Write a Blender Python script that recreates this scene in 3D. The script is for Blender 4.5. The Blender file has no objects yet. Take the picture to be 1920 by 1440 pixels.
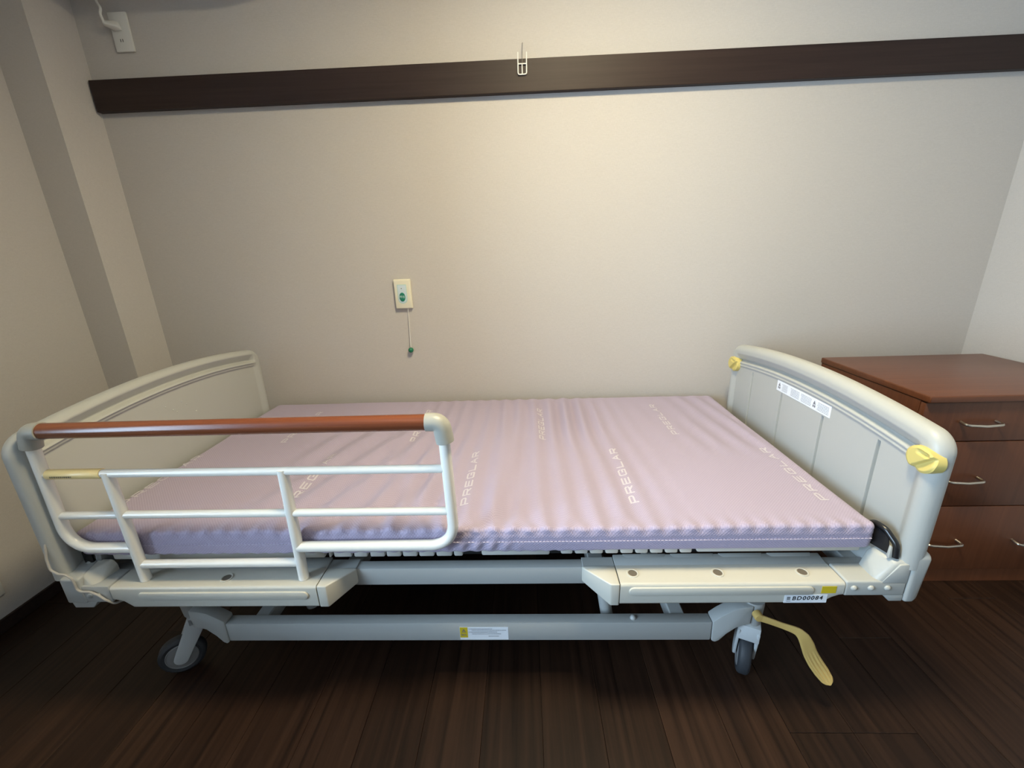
import bpy, bmesh, math, random
from mathutils import Vector, Matrix, noise

SC = bpy.context.scene
COL = SC.collection
PI = math.pi

# ------------------------------------------------------------------ camera
cam_d = bpy.data.cameras.new('camera')
cam_d.sensor_fit = 'HORIZONTAL'
cam_d.sensor_width = 36.0
cam_d.lens = 791.7716 / 1920 * 36.0
cam_d.clip_start = 0.02
cam = bpy.data.objects.new('camera', cam_d)
COL.objects.link(cam)
_r = Vector((0.99913, 0.026245, -0.032421))
_d = Vector((-0.023028, -0.30102, -0.95334))
_f = Vector((-0.03478, 0.953257, -0.300153))
cam.matrix_world = Matrix((
    (_r.x, -_d.x, -_f.x, 0.16324),
    (_r.y, -_d.y, -_f.y, -0.83859),
    (_r.z, -_d.z, -_f.z, 1.15519),
    (0, 0, 0, 1)))
SC.camera = cam

# ------------------------------------------------------------------ light and exposure
WORLD_COL, WORLD_STR = (0.62, 0.80, 1.0), 1.0
DAY_COL, DAY_W = (0.56, 0.77, 1.0), 168.0
LAMP_COL, LAMP_E = (1.0, 0.85, 0.55), 114.0
LAMP_XY = (0.40, -0.13)
EXPOSURE = 0.0

w = bpy.data.worlds.new('world')
SC.world = w
w.use_nodes = True
bg = w.node_tree.nodes['Background']
bg.inputs[0].default_value = (*WORLD_COL, 1)
bg.inputs[1].default_value = WORLD_STR

ld = bpy.data.lights.new('daylight', 'AREA')
ld.shape = 'RECTANGLE'
ld.size, ld.size_y = 1.5, 1.55
ld.energy = DAY_W
ld.color = DAY_COL
lo = bpy.data.objects.new('daylight', ld)
COL.objects.link(lo)
lo.location = (-1.86, -1.45, 1.35)
lo.rotation_euler = Vector((1, 0, 0)).to_track_quat('-Z', 'Z').to_euler()   # shines in through window_1

SC.view_settings.view_transform = 'Standard'
SC.view_settings.look = 'None'
SC.view_settings.exposure = EXPOSURE
SC.view_settings.gamma = 1.0
SC.view_settings.use_curve_mapping = False

# ------------------------------------------------------------------ materials
def nodes(m):
    m.use_nodes = True
    nt = m.node_tree
    return nt, nt.nodes['Principled BSDF']

def N(nt, t, **kw):
    n = nt.nodes.new(t)
    for k, v in kw.items():
        setattr(n, k, v)
    return n

def srgb(r, g, b):
    f = lambda c: (c / 255 / 12.92) if c <= 10.3 else ((c / 255 + 0.055) / 1.055) ** 2.4
    return (f(r), f(g), f(b), 1)

def mat(name, col, rough=0.5, spec=0.5, metal=0.0, bump=0.0, bscale=400.0, var=0.0, vscale=6.0):
    m = bpy.data.materials.new(name)
    nt, p = nodes(m)
    p.inputs['Base Color'].default_value = col
    p.inputs['Roughness'].default_value = rough
    p.inputs['Specular IOR Level'].default_value = spec
    p.inputs['Metallic'].default_value = metal
    tc = N(nt, 'ShaderNodeTexCoord')
    if var:
        nz = N(nt, 'ShaderNodeTexNoise')
        nz.inputs['Scale'].default_value = vscale
        nz.inputs['Detail'].default_value = 4
        nt.links.new(tc.outputs['Object'], nz.inputs['Vector'])
        mx = N(nt, 'ShaderNodeMix', data_type='RGBA')
        mx.inputs[6].default_value = tuple(c * (1 - var) for c in col[:3]) + (1,)
        mx.inputs[7].default_value = tuple(min(1, c * (1 + var)) for c in col[:3]) + (1,)
        nt.links.new(nz.outputs['Fac'], mx.inputs[0])
        nt.links.new(mx.outputs[2], p.inputs['Base Color'])
    if bump:
        nb = N(nt, 'ShaderNodeTexNoise')
        nb.inputs['Scale'].default_value = bscale
        nb.inputs['Detail'].default_value = 2
        nt.links.new(tc.outputs['Object'], nb.inputs['Vector'])
        bp = N(nt, 'ShaderNodeBump')
        bp.inputs['Strength'].default_value = bump
        bp.inputs['Distance'].default_value = 0.001
        nt.links.new(nb.outputs['Fac'], bp.inputs['Height'])
        nt.links.new(bp.outputs['Normal'], p.inputs['Normal'])
    return m

def wallpaper(name, col):
    """woven-look vinyl wallpaper: two stretched noises for weft and warp"""
    m = bpy.data.materials.new(name)
    nt, p = nodes(m)
    p.inputs['Roughness'].default_value = 0.85
    p.inputs['Specular IOR Level'].default_value = 0.25
    tc = N(nt, 'ShaderNodeTexCoord')
    hs = []
    for sc_ in ((90, 90, 700), (700, 700, 90)):
        mp = N(nt, 'ShaderNodeMapping')
        mp.inputs['Scale'].default_value = sc_
        nz = N(nt, 'ShaderNodeTexNoise')
        nz.inputs['Scale'].default_value = 1.0
        nz.inputs['Detail'].default_value = 2
        nt.links.new(tc.outputs['Object'], mp.inputs['Vector'])
        nt.links.new(mp.outputs['Vector'], nz.inputs['Vector'])
        hs.append(nz)
    ad = N(nt, 'ShaderNodeMath', operation='ADD')
    nt.links.new(hs[0].outputs['Fac'], ad.inputs[0])
    nt.links.new(hs[1].outputs['Fac'], ad.inputs[1])
    rp = N(nt, 'ShaderNodeMapRange')
    rp.inputs['From Min'].default_value = 0.6
    rp.inputs['From Max'].default_value = 1.4
    nt.links.new(ad.outputs[0], rp.inputs['Value'])
    mx = N(nt, 'ShaderNodeMix', data_type='RGBA')
    mx.inputs[6].default_value = tuple(c * 0.94 for c in col[:3]) + (1,)
    mx.inputs[7].default_value = tuple(min(1, c * 1.05) for c in col[:3]) + (1,)
    nt.links.new(rp.outputs[0], mx.inputs[0])
    nt.links.new(mx.outputs[2], p.inputs['Base Color'])
    bp = N(nt, 'ShaderNodeBump')
    bp.inputs['Strength'].default_value = 0.35
    bp.inputs['Distance'].default_value = 0.0008
    nt.links.new(ad.outputs[0], bp.inputs['Height'])
    nt.links.new(bp.outputs['Normal'], p.inputs['Normal'])
    return m

def wood(name, c1, c2, rough, axis='Y', scale=1.0, island=False, rand=0.0, spec=0.5):
    """grain runs along the given object axis"""
    m = bpy.data.materials.new(name)
    nt, p = nodes(m)
    p.inputs['Roughness'].default_value = rough
    p.inputs['Specular IOR Level'].default_value = spec
    tc = N(nt, 'ShaderNodeTexCoord')
    mp = N(nt, 'ShaderNodeMapping')
    s = {'X': (1.5, 60, 60), 'Y': (60, 1.5, 60), 'Z': (60, 60, 1.5)}[axis]
    mp.inputs['Scale'].default_value = tuple(v * scale for v in s)
    oi = N(nt, 'ShaderNodeObjectInfo')
    ml = N(nt, 'ShaderNodeMath', operation='MULTIPLY')
    ml.inputs[1].default_value = 40.0
    nt.links.new(oi.outputs['Random'], ml.inputs[0])
    cb = N(nt, 'ShaderNodeCombineXYZ')
    for i in range(3):
        nt.links.new(ml.outputs[0], cb.inputs[i])
    nt.links.new(tc.outputs['Object'], mp.inputs['Vector'])
    nt.links.new(cb.outputs[0], mp.inputs['Location'])
    nz = N(nt, 'ShaderNodeTexNoise')
    nz.inputs['Scale'].default_value = 1.0
    nz.inputs['Detail'].default_value = 5
    nz.inputs['Roughness'].default_value = 0.6
    nz.inputs['Distortion'].default_value = 0.4
    nt.links.new(mp.outputs['Vector'], nz.inputs['Vector'])
    rp = N(nt, 'ShaderNodeMapRange')
    rp.inputs['From Min'].default_value = 0.3
    rp.inputs['From Max'].default_value = 0.72
    nt.links.new(nz.outputs['Fac'], rp.inputs['Value'])
    mx = N(nt, 'ShaderNodeMix', data_type='RGBA')
    mx.inputs[6].default_value = c1
    mx.inputs[7].default_value = c2
    nt.links.new(rp.outputs[0], mx.inputs[0])
    out = mx.outputs[2]
    if rand:
        mr = N(nt, 'ShaderNodeMapRange')
        mr.inputs['To Min'].default_value = 1 - rand
        mr.inputs['To Max'].default_value = 1 + rand
        nt.links.new(oi.outputs['Random'], mr.inputs['Value'])
        vm = N(nt, 'ShaderNodeVectorMath', operation='SCALE')
        nt.links.new(out, vm.inputs[0])
        nt.links.new(mr.outputs[0], vm.inputs['Scale'])
        out = vm.outputs[0]
    nt.links.new(out, p.inputs['Base Color'])
    bp = N(nt, 'ShaderNodeBump')
    bp.inputs['Strength'].default_value = 0.12
    bp.inputs['Distance'].default_value = 0.0006
    nt.links.new(nz.outputs['Fac'], bp.inputs['Height'])
    nt.links.new(bp.outputs['Normal'], p.inputs['Normal'])
    return m

def knit(name, c1, c2, period):
    """diamond piqué knit that runs over the top and down the sides"""
    m = bpy.data.materials.new(name)
    nt, p = nodes(m)
    p.inputs['Roughness'].default_value = 0.8
    p.inputs['Specular IOR Level'].default_value = 0.25
    p.inputs['Sheen Weight'].default_value = 0.15
    tc = N(nt, 'ShaderNodeTexCoord')
    sp = N(nt, 'ShaderNodeSeparateXYZ')
    nt.links.new(tc.outputs['Object'], sp.inputs[0])
    yz = N(nt, 'ShaderNodeMath', operation='SUBTRACT')
    nt.links.new(sp.outputs['Y'], yz.inputs[0])
    nt.links.new(sp.outputs['Z'], yz.inputs[1])
    k = PI / period
    def axis(sock):
        b = N(nt, 'ShaderNodeMath', operation='MULTIPLY')
        b.inputs[1].default_value = k
        nt.links.new(sock, b.inputs[0])
        c = N(nt, 'ShaderNodeMath', operation='SINE')
        nt.links.new(b.outputs[0], c.inputs[0])
        return c
    s1, s2 = axis(sp.outputs['X']), axis(yz.outputs[0])
    pr = N(nt, 'ShaderNodeMath', operation='MULTIPLY')
    nt.links.new(s1.outputs[0], pr.inputs[0])
    nt.links.new(s2.outputs[0], pr.inputs[1])
    rp = N(nt, 'ShaderNodeMapRange')
    rp.inputs['From Min'].default_value = -0.7
    rp.inputs['From Max'].default_value = 0.7
    nt.links.new(pr.outputs[0], rp.inputs['Value'])
    mx = N(nt, 'ShaderNodeMix', data_type='RGBA')
    mx.inputs[6].default_value = c1
    mx.inputs[7].default_value = c2
    nt.links.new(rp.outputs[0], mx.inputs[0])
    nt.links.new(mx.outputs[2], p.inputs['Base Color'])
    bp = N(nt, 'ShaderNodeBump')
    bp.inputs['Strength'].default_value = 0.35
    bp.inputs['Distance'].default_value = 0.0008
    nt.links.new(pr.outputs[0], bp.inputs['Height'])
    nt.links.new(bp.outputs['Normal'], p.inputs['Normal'])
    return m

def emit(name, col, strength):
    m = bpy.data.materials.new(name)
    nt, p = nodes(m)
    p.inputs['Base Color'].default_value = (0.9, 0.88, 0.8, 1)
    p.inputs['Emission Color'].default_value = (*col, 1)
    p.inputs['Emission Strength'].default_value = strength
    return m

def pane_mat(name):
    m = bpy.data.materials.new(name)
    m.use_nodes = True
    nt = m.node_tree
    nt.nodes.clear()
    o = N(nt, 'ShaderNodeOutputMaterial')
    t = N(nt, 'ShaderNodeBsdfTransparent')
    g = N(nt, 'ShaderNodeBsdfGlossy')
    g.inputs['Roughness'].default_value = 0.02
    fr = N(nt, 'ShaderNodeFresnel')
    fr.inputs['IOR'].default_value = 1.3
    mx = N(nt, 'ShaderNodeMixShader')
    nt.links.new(fr.outputs[0], mx.inputs[0])
    nt.links.new(t.outputs[0], mx.inputs[1])
    nt.links.new(g.outputs[0], mx.inputs[2])
    nt.links.new(mx.outputs[0], o.inputs[0])
    return m

M = {
    'wall': wallpaper('wallpaper', (0.545, 0.51, 0.47, 1)),
    'ceiling': mat('ceiling_paper', (0.50, 0.48, 0.45, 1), 0.9, 0.2, bump=0.2, bscale=300),
    'floor': wood('dark_floor_wood', (0.010, 0.0045, 0.0026, 1), (0.036, 0.0170, 0.0095, 1), 0.42, 'Y', 1.0, rand=0.30, spec=0.24),
    'floor_gap': mat('floor_gap', (0.012, 0.008, 0.006, 1), 0.8),
    'trim': wood('dark_rail_wood', (0.020, 0.011, 0.009, 1), (0.036, 0.021, 0.017, 1), 0.5, 'X', 1.0, spec=0.3),
    'dresser': wood('reddish_wood', (0.122, 0.040, 0.016, 1), (0.165, 0.057, 0.024, 1), 0.42, 'Z', 1.2),
    'dresser_top': wood('reddish_wood_top', (0.122, 0.040, 0.016, 1), (0.165, 0.057, 0.024, 1), 0.30, 'X', 1.2),
    'grip': wood('grab_bar_wood', (0.130, 0.034, 0.014, 1), (0.230, 0.072, 0.030, 1), 0.22, 'X', 1.0),
    'ivory': mat('ivory_plastic', (0.43, 0.435, 0.405, 1), 0.42, bump=0.08, bscale=900),
    'cream': mat('cream_plastic', (0.53, 0.512, 0.445, 1), 0.38, bump=0.05, bscale=900),
    'metal': mat('grey_painted_steel', (0.40, 0.41, 0.395, 1), 0.40, bump=0.06, bscale=900),
    'white_tube': mat('white_painted_tube', (0.86, 0.83, 0.75, 1), 0.24),
    'elbow': mat('grey_beige_elbow', (0.36, 0.355, 0.31, 1), 0.38),
    'yellow': mat('yellow_plastic', (0.62, 0.51, 0.16, 1), 0.45, bump=0.05, bscale=700),
    'pedal': mat('yellow_pedal', (0.56, 0.38, 0.125, 1), 0.35),
    'sleeve': mat('yellow_sleeve', (0.97, 0.74, 0.33, 1), 0.32),
    'black': mat('black_plastic', (0.012, 0.012, 0.013, 1), 0.25),
    'dark': mat('dark_gap', (0.01, 0.01, 0.01, 1), 0.7),
    'hole_shade': mat('socket_shade', (0.13, 0.11, 0.085, 1), 0.7),
    'rubber': mat('grey_black_rubber', (0.030, 0.033, 0.038, 1), 0.6, bump=0.1, bscale=500),
    'hub': mat('grey_hub_plastic', (0.22, 0.22, 0.22, 1), 0.5),
    'caster': mat('caster_grey', (0.50, 0.52, 0.52, 1), 0.4),
    'slat': mat('slat_plastic', (0.52, 0.51, 0.47, 1), 0.55),
    'mattress': knit('lavender_knit', (0.365, 0.312, 0.415, 1), (0.425, 0.366, 0.475, 1), 0.0037),
    'letter': mat('pale_lettering', (0.56, 0.53, 0.58, 1), 0.8, 0.2),
    'stitch': mat('white_thread', (0.56, 0.51, 0.60, 1), 0.8, 0.2),
    'steel': mat('brushed_steel', (0.62, 0.58, 0.50, 1), 0.3, metal=1.0),
    'paper': mat('white_label', (0.80, 0.83, 0.86, 1), 0.5),
    'ink': mat('black_ink', (0.02, 0.02, 0.022, 1), 0.6),
    'greyink': mat('grey_ink', (0.20, 0.20, 0.22, 1), 0.6),
    'lblyellow': mat('yellow_label', (0.62, 0.47, 0.02, 1), 0.5),
    'plate': mat('cream_switch_plate', (0.76, 0.72, 0.56, 1), 0.4),
    'platew': mat('white_switch_plate', (0.72, 0.71, 0.66, 1), 0.4),
    'inset': mat('pale_blue_inset', (0.62, 0.72, 0.76, 1), 0.4),
    'mint': mat('pale_mint', (0.50, 0.68, 0.60, 1), 0.4),
    'green': mat('green_button', (0.012, 0.20, 0.13, 1), 0.35),
    'greenball': mat('green_ball', (0.006, 0.16, 0.08, 1), 0.3),
    'cord': mat('white_cord', (0.74, 0.72, 0.64, 1), 0.6),
    'cable': mat('grey_cable', (0.40, 0.38, 0.35, 1), 0.5),
    'wire': mat('white_wire', (0.84, 0.82, 0.76, 1), 0.35),
    'pin': mat('steel_pin', (0.20, 0.19, 0.17, 1), 0.4, metal=0.6),
    'white': mat('white_plastic', (0.78, 0.78, 0.76, 1), 0.4),
    'frame': mat('window_frame', (0.55, 0.55, 0.54, 1), 0.4),
    'lamp': emit('lamp_diffuser', LAMP_COL, LAMP_E),
    'pane': pane_mat('window_glass'),
}

# ------------------------------------------------------------------ mesh helpers
ORG = {}

def tag(o, label=None, cat=None, group=None, kind=None):
    for k, v in (('label', label), ('category', cat), ('group', group), ('kind', kind)):
        if v:
            o[k] = v
    return o

def empty(name, loc, label, cat, group=None):
    o = bpy.data.objects.new(name, None)
    o.empty_display_size = 0.05
    COL.objects.link(o)
    o.location = loc
    ORG[o] = Vector(loc)
    return tag(o, label, cat, group)

def obj(name, bm, m, parent=None, smooth=True, angle=35, label=None, normals=True):
    if normals:
        bmesh.ops.recalc_face_normals(bm, faces=bm.faces[:])
    me = bpy.data.meshes.new(name)
    co = [v.co for v in bm.verts]
    c = Vector([(min(v[i] for v in co) + max(v[i] for v in co)) / 2 for i in range(3)])
    bmesh.ops.translate(bm, verts=bm.verts[:], vec=-c)
    bm.to_mesh(me)
    bm.free()
    if smooth:
        me.shade_smooth()
        me.set_sharp_from_angle(angle=math.radians(angle))
    mm = M[m] if isinstance(m, str) else m
    me.materials.append(mm)
    o = bpy.data.objects.new(name, me)
    COL.objects.link(o)
    o.location = c
    ORG[o] = c
    if parent is not None:
        o.parent = parent
        o.matrix_parent_inverse = Matrix.Translation(-ORG[parent])
    if label:
        o['label'] = label
    return o

def bx(bm, x0, x1, y0, y1, z0, z1):
    vs = [bm.verts.new((x, y, z)) for z in (z0, z1) for y in (y0, y1) for x in (x0, x1)]
    for f in ((0, 2, 3, 1), (4, 5, 7, 6), (0, 1, 5, 4), (2, 6, 7, 3), (0, 4, 6, 2), (1, 3, 7, 5)):
        bm.faces.new([vs[i] for i in f])
    return vs

def bevel(bm, wd, seg=3, ang=25, edges=None):
    bm.normal_update()
    bmesh.ops.recalc_face_normals(bm, faces=bm.faces[:])
    if edges is None:
        edges = [e for e in bm.edges if len(e.link_faces) == 2 and e.calc_face_angle(0) > math.radians(ang)]
    if edges:
        bmesh.ops.bevel(bm, geom=edges, offset=wd, segments=seg, profile=0.5, affect='EDGES', clamp_overlap=True)

def box(x0, x1, y0, y1, z0, z1, bv=0.0, seg=3):
    bm = bmesh.new()
    bx(bm, x0, x1, y0, y1, z0, z1)
    if bv:
        bevel(bm, bv, seg)
    return bm

def prism(poly, axis, a, b, bm=None):
    """poly: 2D points in the two other axes (order x,y,z without axis)"""
    bm = bm or bmesh.new()
    def p3(p, t):
        q = list(p)
        q.insert('XYZ'.index(axis), t)
        return q
    A = [bm.verts.new(p3(p, a)) for p in poly]
    B = [bm.verts.new(p3(p, b)) for p in poly]
    n = len(poly)
    bm.faces.new(A)
    bm.faces.new(B[::-1])
    for i in range(n):
        j = (i + 1) % n
        bm.faces.new((A[i], B[i], B[j], A[j]))
    return bm

def hull(pts, bv=0.0, seg=3):
    bm = bmesh.new()
    vs = [bm.verts.new(p) for p in pts]
    r = bmesh.ops.convex_hull(bm, input=vs)
    bmesh.ops.delete(bm, geom=[v for v in bm.verts if not v.link_faces], context='VERTS')
    bmesh.ops.dissolve_limit(bm, angle_limit=math.radians(1), verts=bm.verts[:], edges=bm.edges[:])
    if bv:
        bevel(bm, bv, seg)
    return bm

def fillet(pts, r, n=8):
    pts = [Vector(p) for p in pts]
    out = [pts[0]]
    for i in range(1, len(pts) - 1):
        a, b, c = pts[i - 1], pts[i], pts[i + 1]
        u, v = (a - b), (c - b)
        rr = r[i] if isinstance(r, (list, tuple)) else r
        ang = u.angle(v)
        if ang > PI - 0.02 or rr <= 0:
            out.append(b)
            continue
        d = min(rr / math.tan(ang / 2), u.length * 0.49, v.length * 0.49)
        p0, p1 = b + u.normalized() * d, b + v.normalized() * d
        for k in range(n + 1):
            t = k / n
            out.append((1 - t) ** 2 * p0 + 2 * t * (1 - t) * (b + (p0 + p1 - 2 * b) * 0.08) + t * t * p1)
    out.append(pts[-1])
    return out

def tube(path, r, seg=14, bm=None, caps=True, ell=None):
    """sweep a circle (or ellipse: ell=(ry, rz) factors) along a path"""
    bm = bm or bmesh.new()
    path = [Vector(p) for p in path]
    rings = []
    up = None
    for i, p in enumerate(path):
        t = (path[min(i + 1, len(path) - 1)] - path[max(i - 1, 0)]).normalized()
        if up is None:
            ref = Vector((0, 0, 1)) if abs(t.z) < 0.9 else Vector((0, 1, 0))
            up = (ref - t * ref.dot(t)).normalized()
        else:
            up = (up - t * up.dot(t)).normalized()
        sd = t.cross(up)
        rr = r[i] if isinstance(r, (list, tuple)) else r
        ring = []
        for k in range(seg):
            a = 2 * PI * k / seg
            ea, eb = ell if ell else (1, 1)
            ring.append(bm.verts.new(p + sd * math.cos(a) * rr * ea + up * math.sin(a) * rr * eb))
        rings.append(ring)
    for A, B in zip(rings, rings[1:]):
        for k in range(seg):
            j = (k + 1) % seg
            bm.faces.new((A[k], A[j], B[j], B[k]))
    if caps:
        bm.faces.new(rings[0][::-1])
        bm.faces.new(rings[-1])
    return bm

def lathe(prof, org, axis, seg=32, bm=None):
    """prof: (radius, height) along axis from org"""
    bm = bm or bmesh.new()
    ax = Vector(axis).normalized()
    ref = Vector((0, 0, 1)) if abs(ax.z) < 0.9 else Vector((1, 0, 0))
    u = (ref - ax * ref.dot(ax)).normalized()
    v = ax.cross(u)
    org = Vector(org)
    rings = []
    for r, h in prof:
        if r < 1e-6:
            rings.append([bm.verts.new(org + ax * h)])
        else:
            rings.append([bm.verts.new(org + ax * h + (u * math.cos(2 * PI * k / seg) + v * math.sin(2 * PI * k / seg)) * r) for k in range(seg)])
    for A, B in zip(rings, rings[1:]):
        for k in range(seg):
            j = (k + 1) % seg
            if len(A) == 1 and len(B) == 1:
                continue
            if len(A) == 1:
                bm.faces.new((A[0], B[k], B[j]))
            elif len(B) == 1:
                bm.faces.new((A[k], B[0], A[j]))
            else:
                bm.faces.new((A[k], B[k], B[j], A[j]))
    for R_, rev in ((rings[0], False), (rings[-1], True)):
        if len(R_) > 1:
            bm.faces.new(R_[::-1] if rev else R_)
    return bm

def dome(c, axis, r, h, seg=18, n=5):
    return lathe([(r, -0.002)] + [(r * math.cos(PI / 2 * i / n), h * math.sin(PI / 2 * i / n)) for i in range(n)] + [(0, h)], c, axis, seg)

def text_mesh(s, size, org, ux, uy, bold=0.0, space=1.0, bm=None, squeeze=1.0):
    """flat lettering from the built-in font; ux, uy = reading and up directions; centred on org"""
    cu = bpy.data.curves.new('t', 'FONT')
    cu.body = s
    cu.size = size
    cu.align_x = 'CENTER'
    cu.align_y = 'CENTER'
    cu.resolution_u = 3
    cu.offset = bold
    cu.space_character = space
    to = bpy.data.objects.new('t', cu)
    COL.objects.link(to)
    dg = bpy.context.evaluated_depsgraph_get()
    me = bpy.data.meshes.new_from_object(to.evaluated_get(dg))
    bm = bm or bmesh.new()
    ux, uy, org = Vector(ux).normalized(), Vector(uy).normalized(), Vector(org)
    vs = [bm.verts.new(org + ux * v.co.x * squeeze + uy * v.co.y) for v in me.vertices]
    for p in me.polygons:
        try:
            bm.faces.new([vs[i] for i in p.vertices])
        except ValueError:
            pass
    bpy.data.objects.remove(to)
    bpy.data.curves.remove(cu)
    bpy.data.meshes.remove(me)
    return bm

def quad(bm, org, ux, uy, x0, x1, y0, y1):
    ux, uy, org = Vector(ux), Vector(uy), Vector(org)
    bm.faces.new([bm.verts.new(org + ux * a + uy * b) for a, b in ((x0, y0), (x1, y0), (x1, y1), (x0, y1))])

# ------------------------------------------------------------------ the room
XL, XR, YB, YF, ZC = -1.60, 2.02, 0.97, -3.6, 2.42
T = 0.12
# floor: base slab and single boards
fl = obj('floor', box(XL - T, XR + T, YF - T, YB + T, -0.10, -0.004), 'floor_gap', smooth=False)
fl['kind'] = 'structure'
random.seed(4)
PW = 0.1525
x = -0.427 - 8 * PW
ci = 0
while x < XR - 0.005:
    x0, x1 = max(x, XL + 0.001), min(x + PW, XR - 0.001)
    col_i = round((x + 0.427) / PW)
    off = -0.086 if col_i in (8, 9) else random.choice((-0.45, 0.33, 0.62, -0.7, 0.18, 0.5))
    cuts = [YF + 0.001]
    k = off - 0.909 * 6
    while k < YB:
        if YF + 0.05 < k < YB - 0.05:
            cuts.append(k)
        k += 0.909
    cuts.append(YB - 0.001)
    if x1 - x0 > 0.02:
        for a, b in zip(cuts, cuts[1:]):
            obj('plank', box(x0 + 0.0004, x1 - 0.0004, a + 0.0004, b - 0.0004, -0.0039, 0.0, 0.0009, 1), 'floor', fl, smooth=False)
    x += PW

wb = obj('wall_back', box(XL - T, XR + T, YB, YB + T, 0, ZC), 'wall', smooth=False)
wr = obj('wall_right', box(XR, XR + T, YF, YB, 0, ZC), 'wall', smooth=False)
wf = obj('wall_front', box(XL - T, XR + T, YF - T, YF, 0, ZC), 'wall', smooth=False)
WY0, WY1, WZ0, WZ1 = -2.2, -0.7, 0.55, 2.12
bm = bmesh.new()
bx(bm, XL - T, XL, YF, WY0, 0, ZC)
bx(bm, XL - T, XL, WY1, YB, 0, ZC)
bx(bm, XL - T, XL, WY0, WY1, 0, WZ0)
bx(bm, XL - T, XL, WY0, WY1, WZ1, ZC)
wl = obj('wall_left', bm, 'wall', smooth=False)
# boxed-in pillar in the back left corner, papered like the walls
pil = obj('wall_pillar', prism([(XL, 0.81), (-1.457, 0.81), (-1.437, YB), (XL, YB)], 'Z', 0, ZC), 'wall', smooth=False)
ce = obj('ceiling', box(XL - T, XR + T, YF - T, YB + T, ZC, ZC + 0.1), 'ceiling', smooth=False)
bl = obj('baseboard_left', box(XL, XL + 0.008, YF, 0.81, 0, 0.045, 0.002, 1), 'trim', smooth=False)
bb = obj('baseboard_back', box(-1.437, XR, YB - 0.008, YB, 0, 0.045, 0.002, 1), 'trim', smooth=False)
br = obj('baseboard_right', box(XR - 0.008, XR, YF, YB - 0.008, 0, 0.045, 0.002, 1), 'trim', smooth=False)
tr = obj('trim_1', box(-1.431, XR, 0.945, YB, 1.7045, 1.808, 0.002, 2), 'trim', smooth=False)
for o in (wb, wr, wf, wl, pil, ce, bl, bb, br, tr):
    o['kind'] = 'structure'
# window in the left wall, beside and behind the camera
bm = bmesh.new()
fw = 0.045
xa, xb = XL - 0.09, XL - 0.04
bx(bm, xa, xb, WY0, WY1, WZ0, WZ0 + fw)
bx(bm, xa, xb, WY0, WY1, WZ1 - fw, WZ1)
for y in (WY0, (WY0 + WY1 - fw) / 2, WY1 - fw):
    bx(bm, xa, xb, y, y + fw, WZ0 + fw, WZ1 - fw)
win = obj('window_1', bm, 'frame', smooth=False)
win['kind'] = 'structure'
ym = (WY0 + WY1) / 2
for a, b in ((WY0 + fw, ym - fw / 2), (ym + fw / 2, WY1 - fw)):
    obj('pane', box(XL - 0.068, XL - 0.064, a, b, WZ0 + fw, WZ1 - fw), 'pane', win, smooth=False)

# ceiling lamp over the front edge of the bed
lx, ly = LAMP_XY
cl = empty('ceiling_light', (lx, ly, ZC), 'round white ceiling light glowing warm above the bed', 'lamp')
obj('lamp_base', lathe([(0.235, 0), (0.235, -0.060), (0.228, -0.065), (0.207, -0.065), (0.207, -0.020)], (lx, ly, ZC), (0, 0, 1), 48), 'white', cl)
obj('lamp_diffuser', lathe([(0.2045, -0.022), (0.2045, -0.030), (0.12, -0.032), (0, -0.033)], (lx, ly, ZC), (0, 0, 1), 48), 'lamp', cl)

# ------------------------------------------------------------------ mattress
MX0, MX1, MY0, MY1, MZ0, MZ1 = -0.968, 0.968, 0.012, 0.930, 0.462, 0.527

def sm(a, b, t):
    t = max(0, min(1, (t - a) / (b - a)))
    return t * t * (3 - 2 * t)

def ripple(x, y):
    """wrinkles of the loose cover: they cross the mattress and fan out towards the foot end"""
    n1 = noise.noise(Vector((x * 2.2, y * 1.7, 3.1)))
    n2 = noise.noise(Vector((x * 5.0, y * 2.5, 9.7)))
    h = 0.0
    # middle: narrow folds running from front to back, fanning a little
    e = sm(-0.42, -0.12, x) * (1 - sm(0.30, 0.62, x))
    u = x - 0.10 * (0.9 - y) * (x - 0.05) + 0.018 * n1
    amp = 0.0016 + 0.0010 * n2
    h += e * amp * math.sin(2 * PI * u / 0.058)
    # sharp pair of folds near the back edge, right of the middle
    e = sm(0.35, 0.75, y) * math.exp(-((x - 0.33) / 0.10) ** 2)
    h += e * 0.0035 * math.sin(2 * PI * (x + 0.05 * (0.9 - y)) / 0.062)
    # one broad flat fold in the middle front
    cx = 0.065 + 0.03 * math.sin(3 * y)
    h += 0.0035 * math.exp(-((x - cx) / 0.022) ** 2) * sm(0.02, 0.1, y) * (1 - sm(0.45, 0.75, y))
    h -= 0.0030 * math.exp(-((x - cx - 0.045) / 0.018) ** 2) * sm(0.02, 0.1, y) * (1 - sm(0.45, 0.75, y))
    # left of the middle: slanted broader folds
    e = sm(-0.72, -0.45, x) * (1 - sm(-0.14, 0.0, x)) * (1 - sm(0.5, 0.85, y))
    u = x - 0.34 * y + 0.03 * n1
    h += e * 0.0028 * math.sin(2 * PI * u / 0.105) * (0.7 + 0.6 * n2)
    # foot end: faint slanting creases in the back half
    e = sm(0.5, 0.65, x) * (1 - sm(0.92, 0.96, x)) * sm(0.3, 0.5, y)
    h += e * 0.0016 * math.sin(2 * PI * (x + 0.12 * y + 0.02 * n1) / 0.075) * (0.5 + n2)
    h += 0.0022 * noise.noise(Vector((x * 3, y * 3, 0.5)))
    return 2.5 * h

def pucker(x):
    """scallops where the cover is gathered along the edge seam"""
    a = 0.4 + 0.6 * (0.5 + 0.5 * noise.noise(Vector((x * 4, 1.3, 0.2))))
    return a * math.cos(2 * PI * x / 0.042 + 1.6 * noise.noise(Vector((x * 2, 5.5, 0))))

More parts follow.
